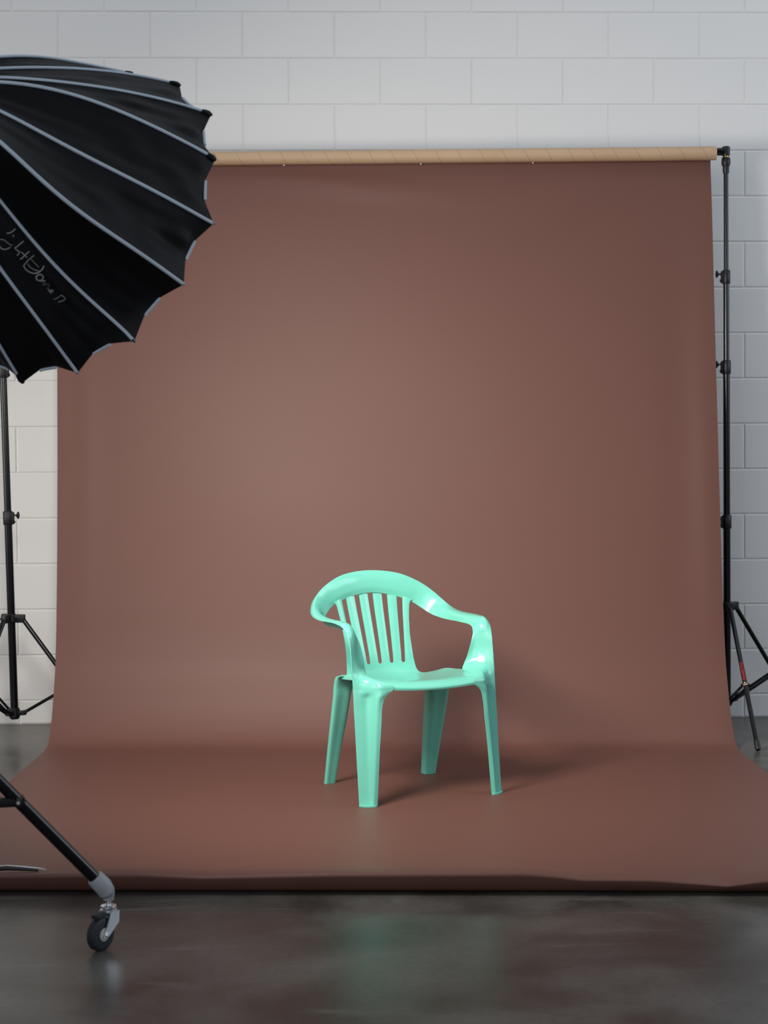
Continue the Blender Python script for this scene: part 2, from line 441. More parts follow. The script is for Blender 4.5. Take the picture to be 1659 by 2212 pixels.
# back surface
PZ = np.array([.38, .40, .414, .43, .45, .50, .55, .60, .64, .665, .70])
PY = np.array([.418, .426, .432, .4375, .444, .462, .4805, .499, .512, .520, .530])
def yback(x, z):
    t = min(max((z - .414) / .25, 0), 1)
    return float(np.interp(z, PZ, PY)) - (.28 + .72 * t) * x * x
GZ = .4215
def gapc(i, t): return i * (.0455 + .0100 * t)
def gaph(t): return .0073 + .0032 * t
def rimz(x):    # height of the rim's inner edge
    return float(np.interp(abs(x), [0, .04, .0855, .1255, .16, .19], [.664, .661, .652, .639, .6235, .602]))
def outer(t): return float(np.interp(t, [0, .15, .4, .65, .82, .91, .96, 1.0], [.1325, .1305, .1300, .1345, .1400, .1435, .1475, .1560]))
nT, nU = 44, 9
for s in range(6):
    i0, i1 = s - 3, s - 2      # gap indices on either side (-3 and 3 are the outer borders)
    rows = []
    for a in np.linspace(0, 1, nT):
        lo = -outer(a) if s == 0 else gapc(i0, a) + gaph(a)
        hi = outer(a) if s == 5 else gapc(i1, a) - gaph(a)
        row = []
        for b in np.linspace(0, 1, nU):
            x = lo + (hi - lo) * b
            ztop = rimz(x) + .010
            z = GZ - .004 + (ztop - GZ + .003) * a
            crown = .0022 * math.sin(math.pi * b) * min(1, a / .12)       # slats are slightly domed
            row.append((x, yback(x, z) - crown, z))
        rows.append(row)
    g = np.array(rows); nn = grid_normals(g)
    if nn[5, 4, 1] > 0: nn = -nn
    thick_grid('slat', g, nn, .0035, M_PLASTIC, chair)

# seat shell: from the lower back down, round and forward to the front lip
CEN = [(0,.4346,.4215),(0,.4270,.400),(0,.414,.384),(0,.391,.3725),(0,.355,.3675),(0,.30,.3695),(0,.23,.3775),(0,.15,.388),(0,.09,.3965),(0,.05,.4005),(0,.022,.398),(0,.006,.3885),(0,.0,.3795),(0,.0015,.3735)]
EDG = [(.1325,.4290,.4215),(.1345,.4225,.403),(.1385,.4165,.388),(.146,.412,.3795),(.157,.405,.3765),(.177,.373,.383),(.203,.318,.399),(.205,.24,.405),(.203,.165,.4115),(.202,.10,.413),(.201,.055,.412),(.192,.028,.404),(.180,.014,.393),(.168,.012,.3815)]
cen = hermite(CEN, 6); edg = hermite(EDG, 6)
xs = set()
for i in range(-2, 3):
    for ph in np.linspace(0, math.pi, 13): xs.add(round(gapc(i, 0) + .0073 * math.cos(ph), 6))
us = sorted({round(x / .1325, 6) for x in xs} | {round(v, 4) for v in np.linspace(-1, 1, 21)})
us = [us[0]] + [b for a, b in zip(us, us[1:]) if b - a > .004]
if us[-1] != 1.0: us[-1] = 1.0
rowsN = len(cen)
def seat_pt(u, v):          # v in row units
    i = min(int(v), rowsN - 2); f = v - i
    c = cen[i] * (1 - f) + cen[i + 1] * f; e = edg[i] * (1 - f) + edg[i + 1] * f
    w = abs(u) ** 2.0
    return (e[0] * u, c[1] + (e[1] - c[1]) * w, c[2] + (e[2] - c[2]) * w)
g = np.zeros((rowsN, len(us), 3))
for j, u in enumerate(us):
    x = u * .1325; drop = 0.0
    for i in range(-2, 3):
        dx = x - gapc(i, 0)
        if abs(dx) < .0073: drop = math.sqrt(max(0, .0073 ** 2 - dx * dx))
    # find start parameter so the top edge falls in a half round below each gap
    vs = drop / (.4215 - .400) * 6
    for r in range(rowsN):
        g[r, j] = seat_pt(u, vs + (rowsN - 1 - vs) * r / (rowsN - 1))
nn = grid_normals(g)
if nn[rowsN // 3, len(us) // 2, 2] < 0: nn = -nn
thick_grid('seat', g, nn, .0035, M_PLASTIC, chair, sharp=55)
# turned-down edges on both sides of the seat
for sx in (1, -1):
    rows = []
    for r in range(34, rowsN - 26):
        e = edg[r]; k = min(1, (r - 34) / 3, (rowsN - 27 - r) / 4)
        rows.append([(sx * (e[0] - .004), e[1], e[2] - .0006), (sx * (e[0] + .003 * k), e[1], e[2] - .0004), (sx * (e[0] + .006 * k), e[1], e[2] - .003 * k - .0006), (sx * (e[0] + .0065 * k), e[1], e[2] - .001 - .013 * k)])
    gg = np.array(rows); n2 = grid_normals(gg)
    if n2[3, 1, 2] < 0: n2 = -n2
    thick_grid('seat_edge', gg, n2, .003, M_PLASTIC, chair, sharp=60)
# rear legs: front wall, corner, inner wall, top curling forward under the seat side
RS = [
 [(.219,.441,0),(.2175,.429,0),(.200,.430,0),(.184,.432,0),(.178,.435,0),(.1755,.462,0)],
 [(.221,.407,.12),(.220,.394,.12),(.196,.396,.12),(.177,.399,.12),(.170,.403,.12),(.1675,.436,.12)],
 [(.224,.366,.25),(.2225,.352,.25),(.192,.355,.25),(.169,.358,.25),(.161,.363,.25),(.1585,.403,.25)],
 [(.225,.343,.325),(.2235,.330,.325),(.190,.334,.325),(.165,.337,.325),(.157,.342,.325),(.155,.388,.325)],
 [(.226,.334,.362),(.2245,.321,.362),(.190,.324,.360),(.163,.327,.357),(.155,.333,.352),(.153,.382,.350)],
 [(.226,.318,.391),(.2240,.306,.388),(.190,.308,.384),(.163,.312,.374),(.155,.318,.366),(.153,.370,.360)],
 [(.222,.290,.400),(.2190,.284,.398),(.192,.288,.394),(.165,.292,.384),(.157,.298,.372),(.155,.350,.366)],
 [(.208,.262,.399),(.2060,.262,.397),(.198,.262,.396),(.180,.264,.392),(.172,.27,.380),(.168,.330,.368)],
]
for sx in (1, -1):
    k = np.array(RS); k[..., 0] *= sx
    g2 = hermite(k, 6); g2 = np.swapaxes(hermite(np.swapaxes(g2, 0, 1), 4), 0, 1)
    n2 = grid_normals(g2)
    if n2[6, 8, 1] > 0: n2 = -n2
    thick_grid('rear_leg', g2, n2, .0035, M_PLASTIC, chair)
# stiffening web below the back of the seat
w = []
for x in np.linspace(-.168, .168, 25):
    zt = .366 + .004 * (abs(x) / .168)
    w.append([(x, .336, zt), (x, .334, .350), (x, .334, .338 + .006 * (x / .168) ** 2)])
w = np.array(w); n2 = grid_normals(w)
if n2[5, 1, 1] > 0: n2 = -n2
thick_grid('seat_brace', w, n2, .003, M_PLASTIC, chair)

# ------------------------------------------------------------------ paper backdrop
YAW = -0.025
back = thing('paper_backdrop', 'wide brown seamless paper hanging from a cardboard tube and sweeping over the floor', 'backdrop', (0, 6.8, 0))
TUBE_R = 0.0285
TUBE_Z = 2.4135
def tube_y(x): return 6.795 + YAW * x
SWEEP = [(4.345,.0018),(4.290,.0015),(4.258,.0025),(4.240,.010),(4.229,.024),(4.221,.040),(4.219,.052),(4.224,.0572),(4.240,.0575),(4.29,.0510),(4.36,.036),(4.44,.018),(4.54,.007),(4.66,.0035),(4.85,.003),
         (5.1,.003),(5.4,.003),(5.7,.003),(5.95,.003),(6.15,.003),(6.30,.0035),(6.375,.008),(6.42,.020),(6.455,.046),(6.485,.084),(6.515,.133),(6.548,.20),(6.588,.295),(6.615,.40),(6.642,.56),(6.667,.75),(6.690,.97),(6.718,1.25),(6.744,1.55),(6.770,1.85),(6.795,2.13),(6.815,2.32),(6.8235,2.400),(6.8225,2.4300)]
sw = hermite(np.array([(0, y, z) for y, z in SWEEP]), 5)
hx = (np.array([-40, 75, 190, 300, 430, 560, 700, 900, 1130, 1190, 1250, 1400, 1560, 1640, 1720, 1900, 2100]) - 829.5) / 820
hz = np.array([.053, .0546, .0565, .058, .0498, .0535, .0577, .0595, .0609, .0545, .0445, .0430, .0262, .0405, .0440, .050, .052])
xl = np.linspace(-1.35, 1.388, 150)
rng = np.random.RandomState(3)
def lowfreq(n=10, lo=.5, hi=3.0):
    return [(rng.uniform(lo, hi), rng.uniform(lo, hi), rng.uniform(0, 6.28), rng.uniform(.4, 1)) for _ in range(n)]
LF = lowfreq()
def wav(x, z): return sum(a * math.sin(kx * x * 2 + kz * z * 2 + p) for kx, kz, p, a in LF) / len(LF)
PG = np.zeros((len(sw), len(xl), 3))
for i, (_, y, z) in enumerate(sw):
    up_ = min(1, max(0, z / 2.35))
    for j, x in enumerate(xl):
        u = (x + 1.35) / 2.738
        X = x + (-.018 * (1 - u) - .020 * u) * up_
        Y = y + YAW * x; Z = z
        if i > 6 and y < 4.9 and z > .0025:          # buckled, lifted front edge
            k = float(np.interp(x, hx, hz)) / .0575
            Z = .003 + (z - .003) * k if z > .003 else z
        if z > .05:
            q = min(1, (z - .05) / .5) * min(1, max(0, (2.40 - z) / .12))
            d = .006 * wav(x, z) * q
            # side edges curl: a soft vertical roll a hand's width from each edge
            eL = x + 1.35; eR = 1.388 - x
            mL = math.exp(-((z - 1.25) / .75) ** 2); mR = math.exp(-((z - 1.15) / .8) ** 2)
            d += -.006 * q * mL * math.exp(-((eL - .11) / .06) ** 2) + .008 * q * mL * math.exp(-(eL / .045) ** 2)
            d += -.006 * q * mR * math.exp(-((eR - .05) / .05) ** 2) + .004 * q * mR * math.exp(-((eR - .16) / .07) ** 2)
            # a dent on the left edge
            d += .008 * math.exp(-((eL - .06) / .045) ** 2 - ((z - 1.14) / .05) ** 2)
            # drag folds under the tube
            tz = 2.385 - z
            d += -.010 * q * math.exp(-((tz - .06 - .10 * (x + .35)) / .035) ** 2) * math.exp(-((x + .05) / .42) ** 2)
            d += .012 * q * math.exp(-((tz - .05 - .55 * (1.365 - x) * .6) / .06) ** 2) * math.exp(-((x - 1.0) / .30) ** 2)
            Y += d
        PG[i, j] = (X, Y, Z)
PN = grid_normals(PG)
if PN[len(sw) // 2 - 30, 75, 2] < 0: PN = -PN
ps = thick_grid('paper_sheet', PG - np.array([0, 6.8, 0]), PN, .0006, M_PAPER, back, sharp=80)
TL, TR = -1.385, 1.385
tb = MB()
n = 40; V = []; 
for x in (TL, TR):
    for rr in (TUBE_R, TUBE_R - .006):
        V += [(x, rr * math.cos(2 * math.pi * k / n), rr * math.sin(2 * math.pi * k / n)) for k in range(n)]
F = []
for k in range(n):
    k2 = (k + 1) % n
    F += [[k, k2, 2 * n + k2, 2 * n + k], [n + k, 3 * n + k, 3 * n + k2, n + k2], [k, n + k, n + k2, k2], [2 * n + k, 2 * n + k2, 3 * n + k2, 3 * n + k]]
core = mesh('core_tube', V, F, M_CARD, back, True, 40)
tag(core, label='bare pale brown cardboard core tube')
core.location = (0, tube_y(0) - 6.8, TUBE_Z); core.rotation_euler = (0, 0, math.atan(YAW))
for px in (618, 913, 1154):
    x = (px - 829.5) / 3500 * 6.78
    tp = MB().box((x, tube_y(x) - 6.8 - .001 + TUBE_R * .35, TUBE_Z - TUBE_R * .94), (.006, .003, .010), bev=.0008).build('staple', M_TAPE_GLINT, back)

# ------------------------------------------------------------------ tripod stands carrying the crossbar
def stand(name, label, base, top, hub_z, collar_z, ang, spread, joints, radii, knob_dir, group):
    """base/top: pole axis; joints: heights of the telescoping collars"""
    bx, by = base; tx, ty, tz = top
    t = thing(name, label, 'light stand', (bx, by, 0), 0, group)
    def ax(z):
        f = z / tz; return Vector(((tx - bx) * f, (ty - by) * f, z))
    zs = [collar_z - .03] + list(joints) + [tz]
    for i in range(len(zs) - 1):
        MB().tube([ax(zs[i] - (.02 if i else 0)), ax(zs[i + 1])], radii[i], 20).build('pole', M_BLACK, t)
    for i, z in enumerate(joints):
        c = MB().tube([ax(z - .030), ax(z - .027), ax(z + .024), ax(z + .028)], [radii[i] + .003, radii[i] + .0045, radii[i] + .0045, radii[i] + .002], 20)
        kd = Vector(knob_dir).normalized()
        c.bar(ax(z - .002) + kd * radii[i], ax(z - .002) + kd * (radii[i] + .010), .016, .050, bev=.002)
        co = c.build('collar', M_BLACKP, t)
        k = MB(); p0 = ax(z + .010) + kd * (radii[i] + .008)
        k.tube([p0, p0 + kd * .016], .0035, 10)
        k.tube([p0 + kd * .012, p0 + kd * .016, p0 + kd * .022, p0 + kd * .025], [.005, .0105, .011, .008], 8)
        sd = kd.cross(Vector((0, 0, 1)))
        k.box(p0 + kd * .021, (.006, .030, .011), Matrix((kd, Vector((0, 0, 1)), sd)).transposed(), .002)
        k.build('knob', M_BLACKP, co)
        MB().tube([ax(z - .017) + kd * (radii[i] + .004), ax(z - .017) + kd * (radii[i] + .014)], .006, 10).build('bolt', M_BLACKP, co)
    # leg hub
    h = MB().tube([ax(hub_z - .016), ax(hub_z - .012), ax(hub_z + .014), ax(hub_z + .018)], [radii[0] + .003, radii[0] + .007, radii[0] + .007, radii[0] + .004], 20)
    for a in ang:
        d = Vector((math.cos(a), math.sin(a), 0))
        h.bar(ax(hub_z) + d * radii[0], ax(hub_z) + d * .058, .026, .034, bev=.004)
    hb = h.build('leg_hub', M_BLACKP, t)
    kd = Vector((-1, -.25, 0)).normalized()
    k = MB(); p0 = ax(hub_z - .002) + kd * .040
    k.tube([p0 - kd * .028, p0 + kd * .022], .004, 10); k.box(p0 + kd * .028, (.012, .026, .036), Matrix((kd, kd.cross(Vector((0, 0, 1))), Vector((0, 0, 1)))).transposed(), .004)
    k.build('knob', M_BLACKP, hb)
    # sliding collar that the braces meet
    cmb = MB().tube([ax(collar_z - .028), ax(collar_z - .022), ax(collar_z + .012), ax(collar_z + .016)], [radii[0] + .001, radii[0] + .006, radii[0] + .006, radii[0] + .003], 20)
    for a in ang:
        d = Vector((math.cos(a), math.sin(a), 0))
        cmb.bar(ax(collar_z - .005) + d * radii[0], ax(collar_z - .002) + d * .050, .022, .020, bev=.003)
    cmb.build('brace_collar', M_BLACKP, t)
    legs = []
    for a in ang:
        d = Vector((math.cos(a), math.sin(a), 0)); sd = Vector((-d.y, d.x, 0))
        top_ = ax(hub_z - .004) + d * .050
        foot = d * spread + Vector((0, 0, .0085))
        l = MB().tube([top_, foot], .0095, 16).build('leg', M_BLACK, t); legs.append((l, top_, foot))
        dr = (foot - top_).normalized()
        MB().tube([foot - dr * .035, foot - dr * .004, foot + dr * .004], [.0112, .0118, .009], 14).build('foot', M_BLACKP, l)
        j = top_ + (foot - top_) * .56
        for s_ in (-1, 1):
            MB().bar(ax(collar_z - .002) + d * .042 + sd * (.0105 * s_), j + sd * (.0125 * s_) + Vector((0, 0, -.004)), .0035, .013, bev=.0008).build('brace', M_BLACK, t)
        MB().tube([j - sd * .017, j + sd * .017], .006, 10).build('pivot', M_BLACKP, l)
    return t, ax, legs

ST_G = 'light stands that hold up the paper roll'
JR = [(.565)]
sR, axR, legsR = stand('light_stand', 'tall black tripod stand at the right end of the cardboard tube', (1.437, 6.775), (1.4295, 6.775, 2.395),
    .530, .140, [math.radians(a) for a in (-87, 33, 153)], .455, [.885, 1.530, 1.905], [.0150, .0140, .0122, .0098], (-1, -.15, 0), ST_G)
sL, axL, legsL = stand('light_stand', 'black tripod stand at the left edge, below the softbox', (-1.549, 6.755), (-1.600, 6.755, 2.395),
    .497, .105, [math.radians(a) for a in (-6, 138, 247)], .400, [.918, 1.530, 1.905], [.0160, .0145, .0122, .0098], (1, -.15, 0), ST_G)

# crossbar through the core tube with elbow joints on the stand tops
bar_ = thing('crossbar', 'thin black bar through the cardboard tube with an elbow on each stand', 'crossbar', (0, 6.795, 2.43))
def bpt(x, z=2.423): return Vector((x, YAW * x, z - 2.43))
MB().tube([bpt(-1.60), bpt(1.418)], .0115, 20).build('rod', M_BLACK, bar_)
for xe, sx in ((1.4295, 1), (-1.600, -1)):
    yo = YAW * xe; yo = 6.775 - 6.795 if sx > 0 else 6.755 - 6.795
    e = MB()
    e.tube([Vector((xe - sx * .040, yo * 1., -.007)), Vector((xe - sx * .036, yo, -.007)), Vector((xe - sx * .004, yo, -.007)), Vector((xe + sx * .006, yo, -.004))], [.0125, .0155, .0165, .015], 18)
    e.tube([Vector((xe, yo, -.026)), Vector((xe, yo, -.020)), Vector((xe, yo, .010)), Vector((xe, yo, .014))], [.014, .0165, .0170, .013], 18)
    el = e.build('elbow', M_BLACKP, bar_)
    MB().tube([Vector((xe, yo, -.030)), Vector((xe, yo, -.025))], .0125, 18).build('ring', M_BRASS, el)
    MB().tube([Vector((xe, yo, -.098)), Vector((xe, yo, -.090)), Vector((xe, yo, -.070)), Vector((xe, yo, -.062)), Vector((xe, yo, -.052)), Vector((xe, yo, -.036)), Vector((xe, yo, -.031))],
              [.0120, .0135, .0135, .0175, .0190, .0180, .0150], 18).build('socket', M_BLACKP, bar_)
    MB().tube([Vector((xe - sx * .026, yo - .020, -.007)), Vector((xe - sx * .026, yo - .012, -.007))], .004, 10).build('screw', M_CHROME, el)

# red wordmark and warning triangle along the front leg of the right stand
leg, ltop, lfoot = legsR[0]
dr = (ltop - lfoot).normalized()             # text reads upward along the leg
cdir = (Vector((0, 0, CAM_H)) - (sR.location + (ltop + lfoot) / 2)).normalized()
nrm = (cdir - dr * cdir.dot(dr)).normalized()
nrm = (nrm + dr.cross(nrm) * .10).normalized()
def text_part(body, size, loc, xdir, normal, mt, parent, name, squash=1.0):
    cu = bpy.data.curves.new(name, 'FONT'); cu.body = body; cu.size = size; cu.align_x = 'CENTER'; cu.align_y = 'CENTER'; cu.extrude = .0003
    cu.space_character = 1.02
    o = bpy.data.objects.new('tmp', cu); COL.objects.link(o)
    dg = bpy.context.evaluated_depsgraph_get()
    me = bpy.data.meshes.new_from_object(o.evaluated_get(dg)); bpy.data.objects.remove(o); bpy.data.curves.remove(cu)
    x = xdir.normalized(); zz = normal.normalized(); y = zz.cross(x)
    M = Matrix(((x.x * squash, y.x, zz.x, loc.x), (x.y * squash, y.y, zz.y, loc.y), (x.z * squash, y.z, zz.z, loc.z), (0, 0, 0, 1)))
    me.transform(M); me.materials.clear(); me.materials.append(mt); me.name = name
    return link_mesh(name, me, mt, parent)
LR = .0095
pc = ltop + (lfoot - ltop) * .47
text_part('MANFROTTO', .0168, pc + nrm * (LR + .0004), dr, nrm, M_RED, leg, 'lettering', .80)
pt = ltop + (lfoot - ltop) * .558 + nrm * (LR + .0006)
side = dr.cross(nrm).normalized()            # image right or left, flat triangle frame
def tri(a, b, c, mt, nm):
    V = [pt + side * p[0] + dr * p[1] + nrm * h for h in (0, .0006) for p in (a, b, c)]
    mesh(nm, V, [[0, 1, 2], [3, 5, 4], [0, 3, 4, 1], [1, 4, 5, 2], [2, 5, 3, 0]], mt, leg, False)
A_, B_, C_ = (-.003, .009), (-.0095, -.009), (.0085, -.006)
cen_ = (-.0015, -.002)
def inner(p, k=.45): return (cen_[0] + (p[0] - cen_[0]) * k, cen_[1] + (p[1] - cen_[1]) * k)
def quad(a, b, mt, nm):
    q = [a, b, inner(b), inner(a)]
    V = [pt + side * p[0] + dr * p[1] + nrm * h for h in (0, .0006) for p in q]
    mesh(nm, V, [[0, 1, 2, 3], [7, 6, 5, 4], [0, 4, 5, 1], [1, 5, 6, 2], [2, 6, 7, 3], [3, 7, 4, 0]], mt, leg, False)
quad(A_, B_, M_PINK, 'warning_mark'); quad(B_, C_, M_PINK, 'warning_mark'); quad(C_, A_, M_YELLOW, 'warning_mark')

# ------------------------------------------------------------------ softbox
soft = thing('softbox', 'big black parabolic softbox with grey seam piping, open side facing the chair', 'softbox', tuple(SB_C))
FIT = {0: [0.008, 0.0147, 0.0079, 0.0595, 0.1611, -0.0138, 0.0176], 1: [0.0033, 0.005, -0.0004, 0.0629, 0.2619, 0.0176, 0.0093],
       2: [0.0003, 0.0015, -0.0033, 0.0929, 0.2386, 0.0053, 0.0022], 3: [0.0035, 0.0166, -0.0162, 0.1878, 0.0774, 0.0186, -0.006],
       4: [-0.0086, -0.004, -0.0008, -0.1243, -0.1067, -0.0148, 0.0048], 5: [0.0068, -0.0071, 0.0033, -0.0882, -0.4047, -0.0196, 0.0054],
       6: [-0.0012, -0.0093, 0.0089, -0.3141, 0.1179, -0.0202, -0.006], 7: [0.01, -0.008, 0.0015, -0.0357, 0.012, 0.0007, 0.0026],
       8: [0.0072, -0.0056, -0.0024, 0.0386, 0.0686, 0.0027, 0.0008]}
SL, SP, SQ, AL0 = 0.5660, 1.0113, 0.5591, 1.5056
u_, w_, a_ = np.array(SB_U), np.array(SB_W), np.array(SB_A)
def rib_curve(k, n=26):
    da, dz, dR, dp, dq, b1, b2 = FIT.get(k, [0] * 7)
    A = AL0 - k * math.radians(22.5) + da
    s = np.linspace(0, 1, n)
    t = np.clip(np.where(s < .5, s * .8, .4 + (s - .5) * 1.17), 0, .985)
    z = dz * (1 - t) + SL * t
    r = .05 + (.40 + dR) * np.clip(1 - t ** (SP + dp), 0, 1) ** (SQ + dq)
    d = math.cos(A) * u_ + math.sin(A) * w_; e = -math.sin(A) * u_ + math.cos(A) * w_
    return np.outer(z, a_) + r[:, None] * d + np.outer(b1 * np.sin(np.pi * t) + b2 * np.sin(2 * np.pi * t), e), d
ribsC = [rib_curve(k) for k in range(16)]
lin = bpy.data.materials
panels = []
for k in range(16):
    c0, d0 = ribsC[k]; c1, d1 = ribsC[(k + 1) % 16]
    nU2 = 21; rows = []
    dm = d0 + d1; dm = dm / np.linalg.norm(dm)
    ph = random.uniform(0, 6.28)
    for i in range(26):
        s = i / 25; row = []
        for j in range(nU2):
            u = j / (nU2 - 1)
            p = c0[i] * (1 - u) + c1[i] * u
            bulge = math.sin(math.pi * u)
            env = bulge * (1 - s) ** .4 * min(1, s / .10)
            fold = .0035 * math.sin(9 * s + 11 * u + ph) + .0025 * math.sin(21 * u - 5 * s + 2 * ph) + .002 * math.sin(26 * s + 6 * u + ph)
            p = p - dm * (.010 * bulge * min(1, s * 4 + .4)) + dm * fold * env
            # scalloped rim: straight middle strip set back between the rib tips
            sc_ = min(1.0, u / .36, (1 - u) / .36)
            rimk = max(0, 1 - s / .14) ** 1.5
            p = p - dm * (.018 * sc_ * rimk) + a_ * (.012 * sc_ * rimk)
            row.append(p)
        rows.append(row)
    gP = np.array(rows); nP = grid_normals(gP)
    if np.dot(nP[10, 10], dm) < 0: nP = -nP
    pn = thick_grid('fabric_panel', gP, nP, .0012, M_CLOTH, soft, sharp=80)
    panels.append((pn, gP, nP))
    # reflective strip at the middle of the rim edge
    st_ = MB(); j0, j1 = 7, 13
    pts = [Vector(gP[0, j]) + Vector(dm) * .0022 - Vector(a_) * .0005 for j in range(j0, j1 + 1)]
    st_.tube(pts, .0036, 8)
    st_.build('edge_strip', M_PIPING, pn)
for k in range(16):
    c, d = ribsC[k]
    pts = [Vector(p) + Vector(d) * .001 for p in c]
    MB().tube(pts, .0044, 8, flat=.8, axis=Vector(d)).build('piping', M_PIPING, soft)
    # black pocket cap at the rib tip
    if k in (0, 1, 2, 3, 8):
        P0, P1, P2 = Vector(c[2]), Vector(c[1]), Vector(c[0]); dd = Vector(d)
        MB().tube([P0.lerp(P1, .4), P1, P1.lerp(P2, .6), P2], [.0052, .0085, .0095, .0060], 12, flat=.75, axis=dd).build('rib_pocket', M_CLOTH, soft)
    tipv = Vector(c[0]); o_ = (Vector(c[0]) - Vector(c[1])).normalized()
    MB().tube([tipv - o_ * .006, tipv - o_ * .002, tipv + o_ * .001, tipv + o_ * .003], [.0042, .0046, .004, .002], 10).build('rib_tip', M_CLOTH, soft)
# diffusion cloth recessed in the mouth, ring, collar
n = 48; V = [tuple(a_ * .062)]; 
for rr, zz in ((.20, .060), (.32, .058), (.362, .055)):
    for q in range(n):
        an = 2 * math.pi * q / n
        V.append(tuple(a_ * zz + (math.cos(an) * u_ + math.sin(an) * w_) * rr))
F = [[0, 1 + q, 1 + (q + 1) % n] for q in range(n)]
for b in range(2):
    for q in range(n):
        F.append([1 + b * n + q, 1 + (b + 1) * n + q, 1 + (b + 1) * n + (q + 1) % n, 1 + b * n + (q + 1) % n])
tag(mesh('diffusion_cloth', V, F, M_DIFF, soft, True, 60), label='white diffusion cloth stretched across the open side')
MB().tube([Vector(a_) * .545, Vector(a_) * .552, Vector(a_) * .575, Vector(a_) * .580], [.078, .086, .086, .078], 32).build('speed_ring', M_BLACKP, soft)
key = area('softbox_light', tuple(SB_C + SB_A * .022), tuple(SB_C - SB_A), .70, .70, SB_POWER, (1.0, 0.925, 0.85), 'DISK', 120)

# handwritten lettering, laid on the real panel surface
pn6, gP6, nP6 = panels[6]
bvv = [Vector(p) + SB_C for p in gP6.reshape(-1, 3)]
kk = gP6.shape[1]
bvf = [[i * kk + j, i * kk + j + 1, (i + 1) * kk + j + 1, (i + 1) * kk + j] for i in range(gP6.shape[0] - 1) for j in range(kk - 1)]
BV = BVHTree.FromPolygons(bvv, bvf)
camp = Vector((0, 0, CAM_H))
def hit(px, py):
    d = (RT * ((px - IMG_W / 2) / FOC) + UP * (-(py - IMG_H / 2) / FOC) + fw).normalized()
    loc, nr, _, _ = BV.ray_cast(camp, d)
    if loc is None: return None
    if nr.dot(d) > 0: nr = -nr
    return loc + nr * .0012, nr
STROKES = [([(0, 517), (30, 512), (60, 525), (110, 565), (150, 590), (175, 597)], 8), ([(0, 612), (20, 640), (60, 655), (110, 645), (150, 625)], 12),
 ([(95, 425), (150, 415), (190, 390), (222, 357)], 12), ([(182, 462), (200, 460)], 16),
 ([(338, 537), (290, 575), (250, 610), (213, 637), (240, 665), (275, 690), (262, 720), (243, 745)], 11),
 ([(422, 682), (370, 725), (330, 765), (288, 800)], 12), ([(300, 690), (345, 728), (390, 768)], 11),
 ([(490, 740), (430, 785), (380, 835), (335, 890)], 9), ([(445, 790), (500, 850), (560, 910)], 6),
 ([(335, 890), (370, 945), (430, 985), (500, 1000), (560, 980), (605, 940), (630, 890)], 14), ([(395, 860), (430, 910), (490, 945), (560, 960)], 8),
 ([(545, 1022), (590, 1012), (622, 1045), (610, 1080), (570, 1105), (528, 1090), (515, 1055), (545, 1022)], 13),
 ([(590, 1115), (650, 1100), (615, 1165), (690, 1150), (712, 1165), (665, 1225)], 9), ([(700, 1262), (745, 1232), (765, 1250), (740, 1262), (700, 1235), (690, 1215), (735, 1290)], 7),
 ([(770, 1375), (830, 1345), (880, 1305)], 6), ([(880, 1305), (940, 1360), (870, 1400), (835, 1408)], 9)]
lt = MB()
for st, wdt in STROKES:
    pts = hermite(np.array([(x / 6.636, 440 + y / 6.636, 0.0) for x, y in st]), 4)
    hs = [hit(p[0], p[1]) for p in pts]; hs = [h for h in hs if h]
    if len(hs) < 2: continue
    r = wdt / 6.636 / 3500 * 4.1
    lt.tube([h[0] - SB_C for h in hs], r * .62, 6, flat=.35, axis=hs[0][1])
if lt.v: lt.build('lettering', M_INK, pn6)

# ------------------------------------------------------------------ lamp head behind the softbox
hubp = SB_C + SB_A * .58
lamp = thing('lamp_head', 'black studio lamp head clamped to the back of the softbox, beyond the left edge', 'studio light', tuple(hubp))
MB().tube([SB_A * .0, SB_A * .012, SB_A * .16, SB_A * .175], [.066, .072, .072, .062], 28).build('housing', M_BLACKP, lamp)
MB().tube([SB_A * .177, SB_A * .19], [.058, .05], 24).build('rear_cap', M_BLACKP, lamp)
STP = Vector((-1.30, 3.55, 0))
yoke_c = hubp + SB_A * .09
yk = MB(); sdv = SB_A.cross(Vector((0, 0, 1))).normalized()
for s_ in (-1, 1):
    yk.bar(yoke_c + sdv * (.085 * s_) - hubp, Vector((STP.x, STP.y, 1.78)) + sdv * (.085 * s_) - hubp, .010, .030, bev=.002)
    yk.tube([yoke_c + sdv * (.068 * s_) - hubp, yoke_c + sdv * (.105 * s_) - hubp], .016, 14)
yk.bar(Vector((STP.x, STP.y, 1.78)) - sdv * .09 - hubp, Vector((STP.x, STP.y, 1.78)) + sdv * .09 - hubp, .030, .012, bev=.002)
yk.build('yoke', M_BLACKP, lamp)

# ------------------------------------------------------------------ rolling stand that carries the lamp
roll = thing('rolling_stand', 'heavy black stand on casters, one leg crossing the lower left corner', 'light stand', tuple(STP))
for z0, z1, r in ((.30, 1.05, .019), (1.03, 1.50, .016), (1.48, 1.77, .0135)):
    MB().tube([(0, 0, z0), (0, 0, z1)], r, 20).build('pole', M_BLACK, roll)
for z in (1.04, 1.49):
    MB().tube([(0, 0, z - .03), (0, 0, z + .03)], .024, 20).build('collar', M_BLACKP, roll)
MB().tube([(0, 0, .885), (0, 0, .93)], .032, 20).build('leg_hub', M_BLACKP, roll)
MB().tube([(0, 0, .34), (0, 0, .39)], .030, 20).build('brace_collar', M_BLACKP, roll)
MB().tube([(0, 0, 1.765), (0, 0, 1.79)], .020, 20).build('spigot', M_CHROME, roll)
stem0 = Vector((-.652, 3.778, 0)) - Vector((STP.x, STP.y, 0))        # first caster stem, relative to pole
R_FT = Vector((stem0.x, stem0.y, 0)).length
base_ang = math.atan2(stem0.y, stem0.x)
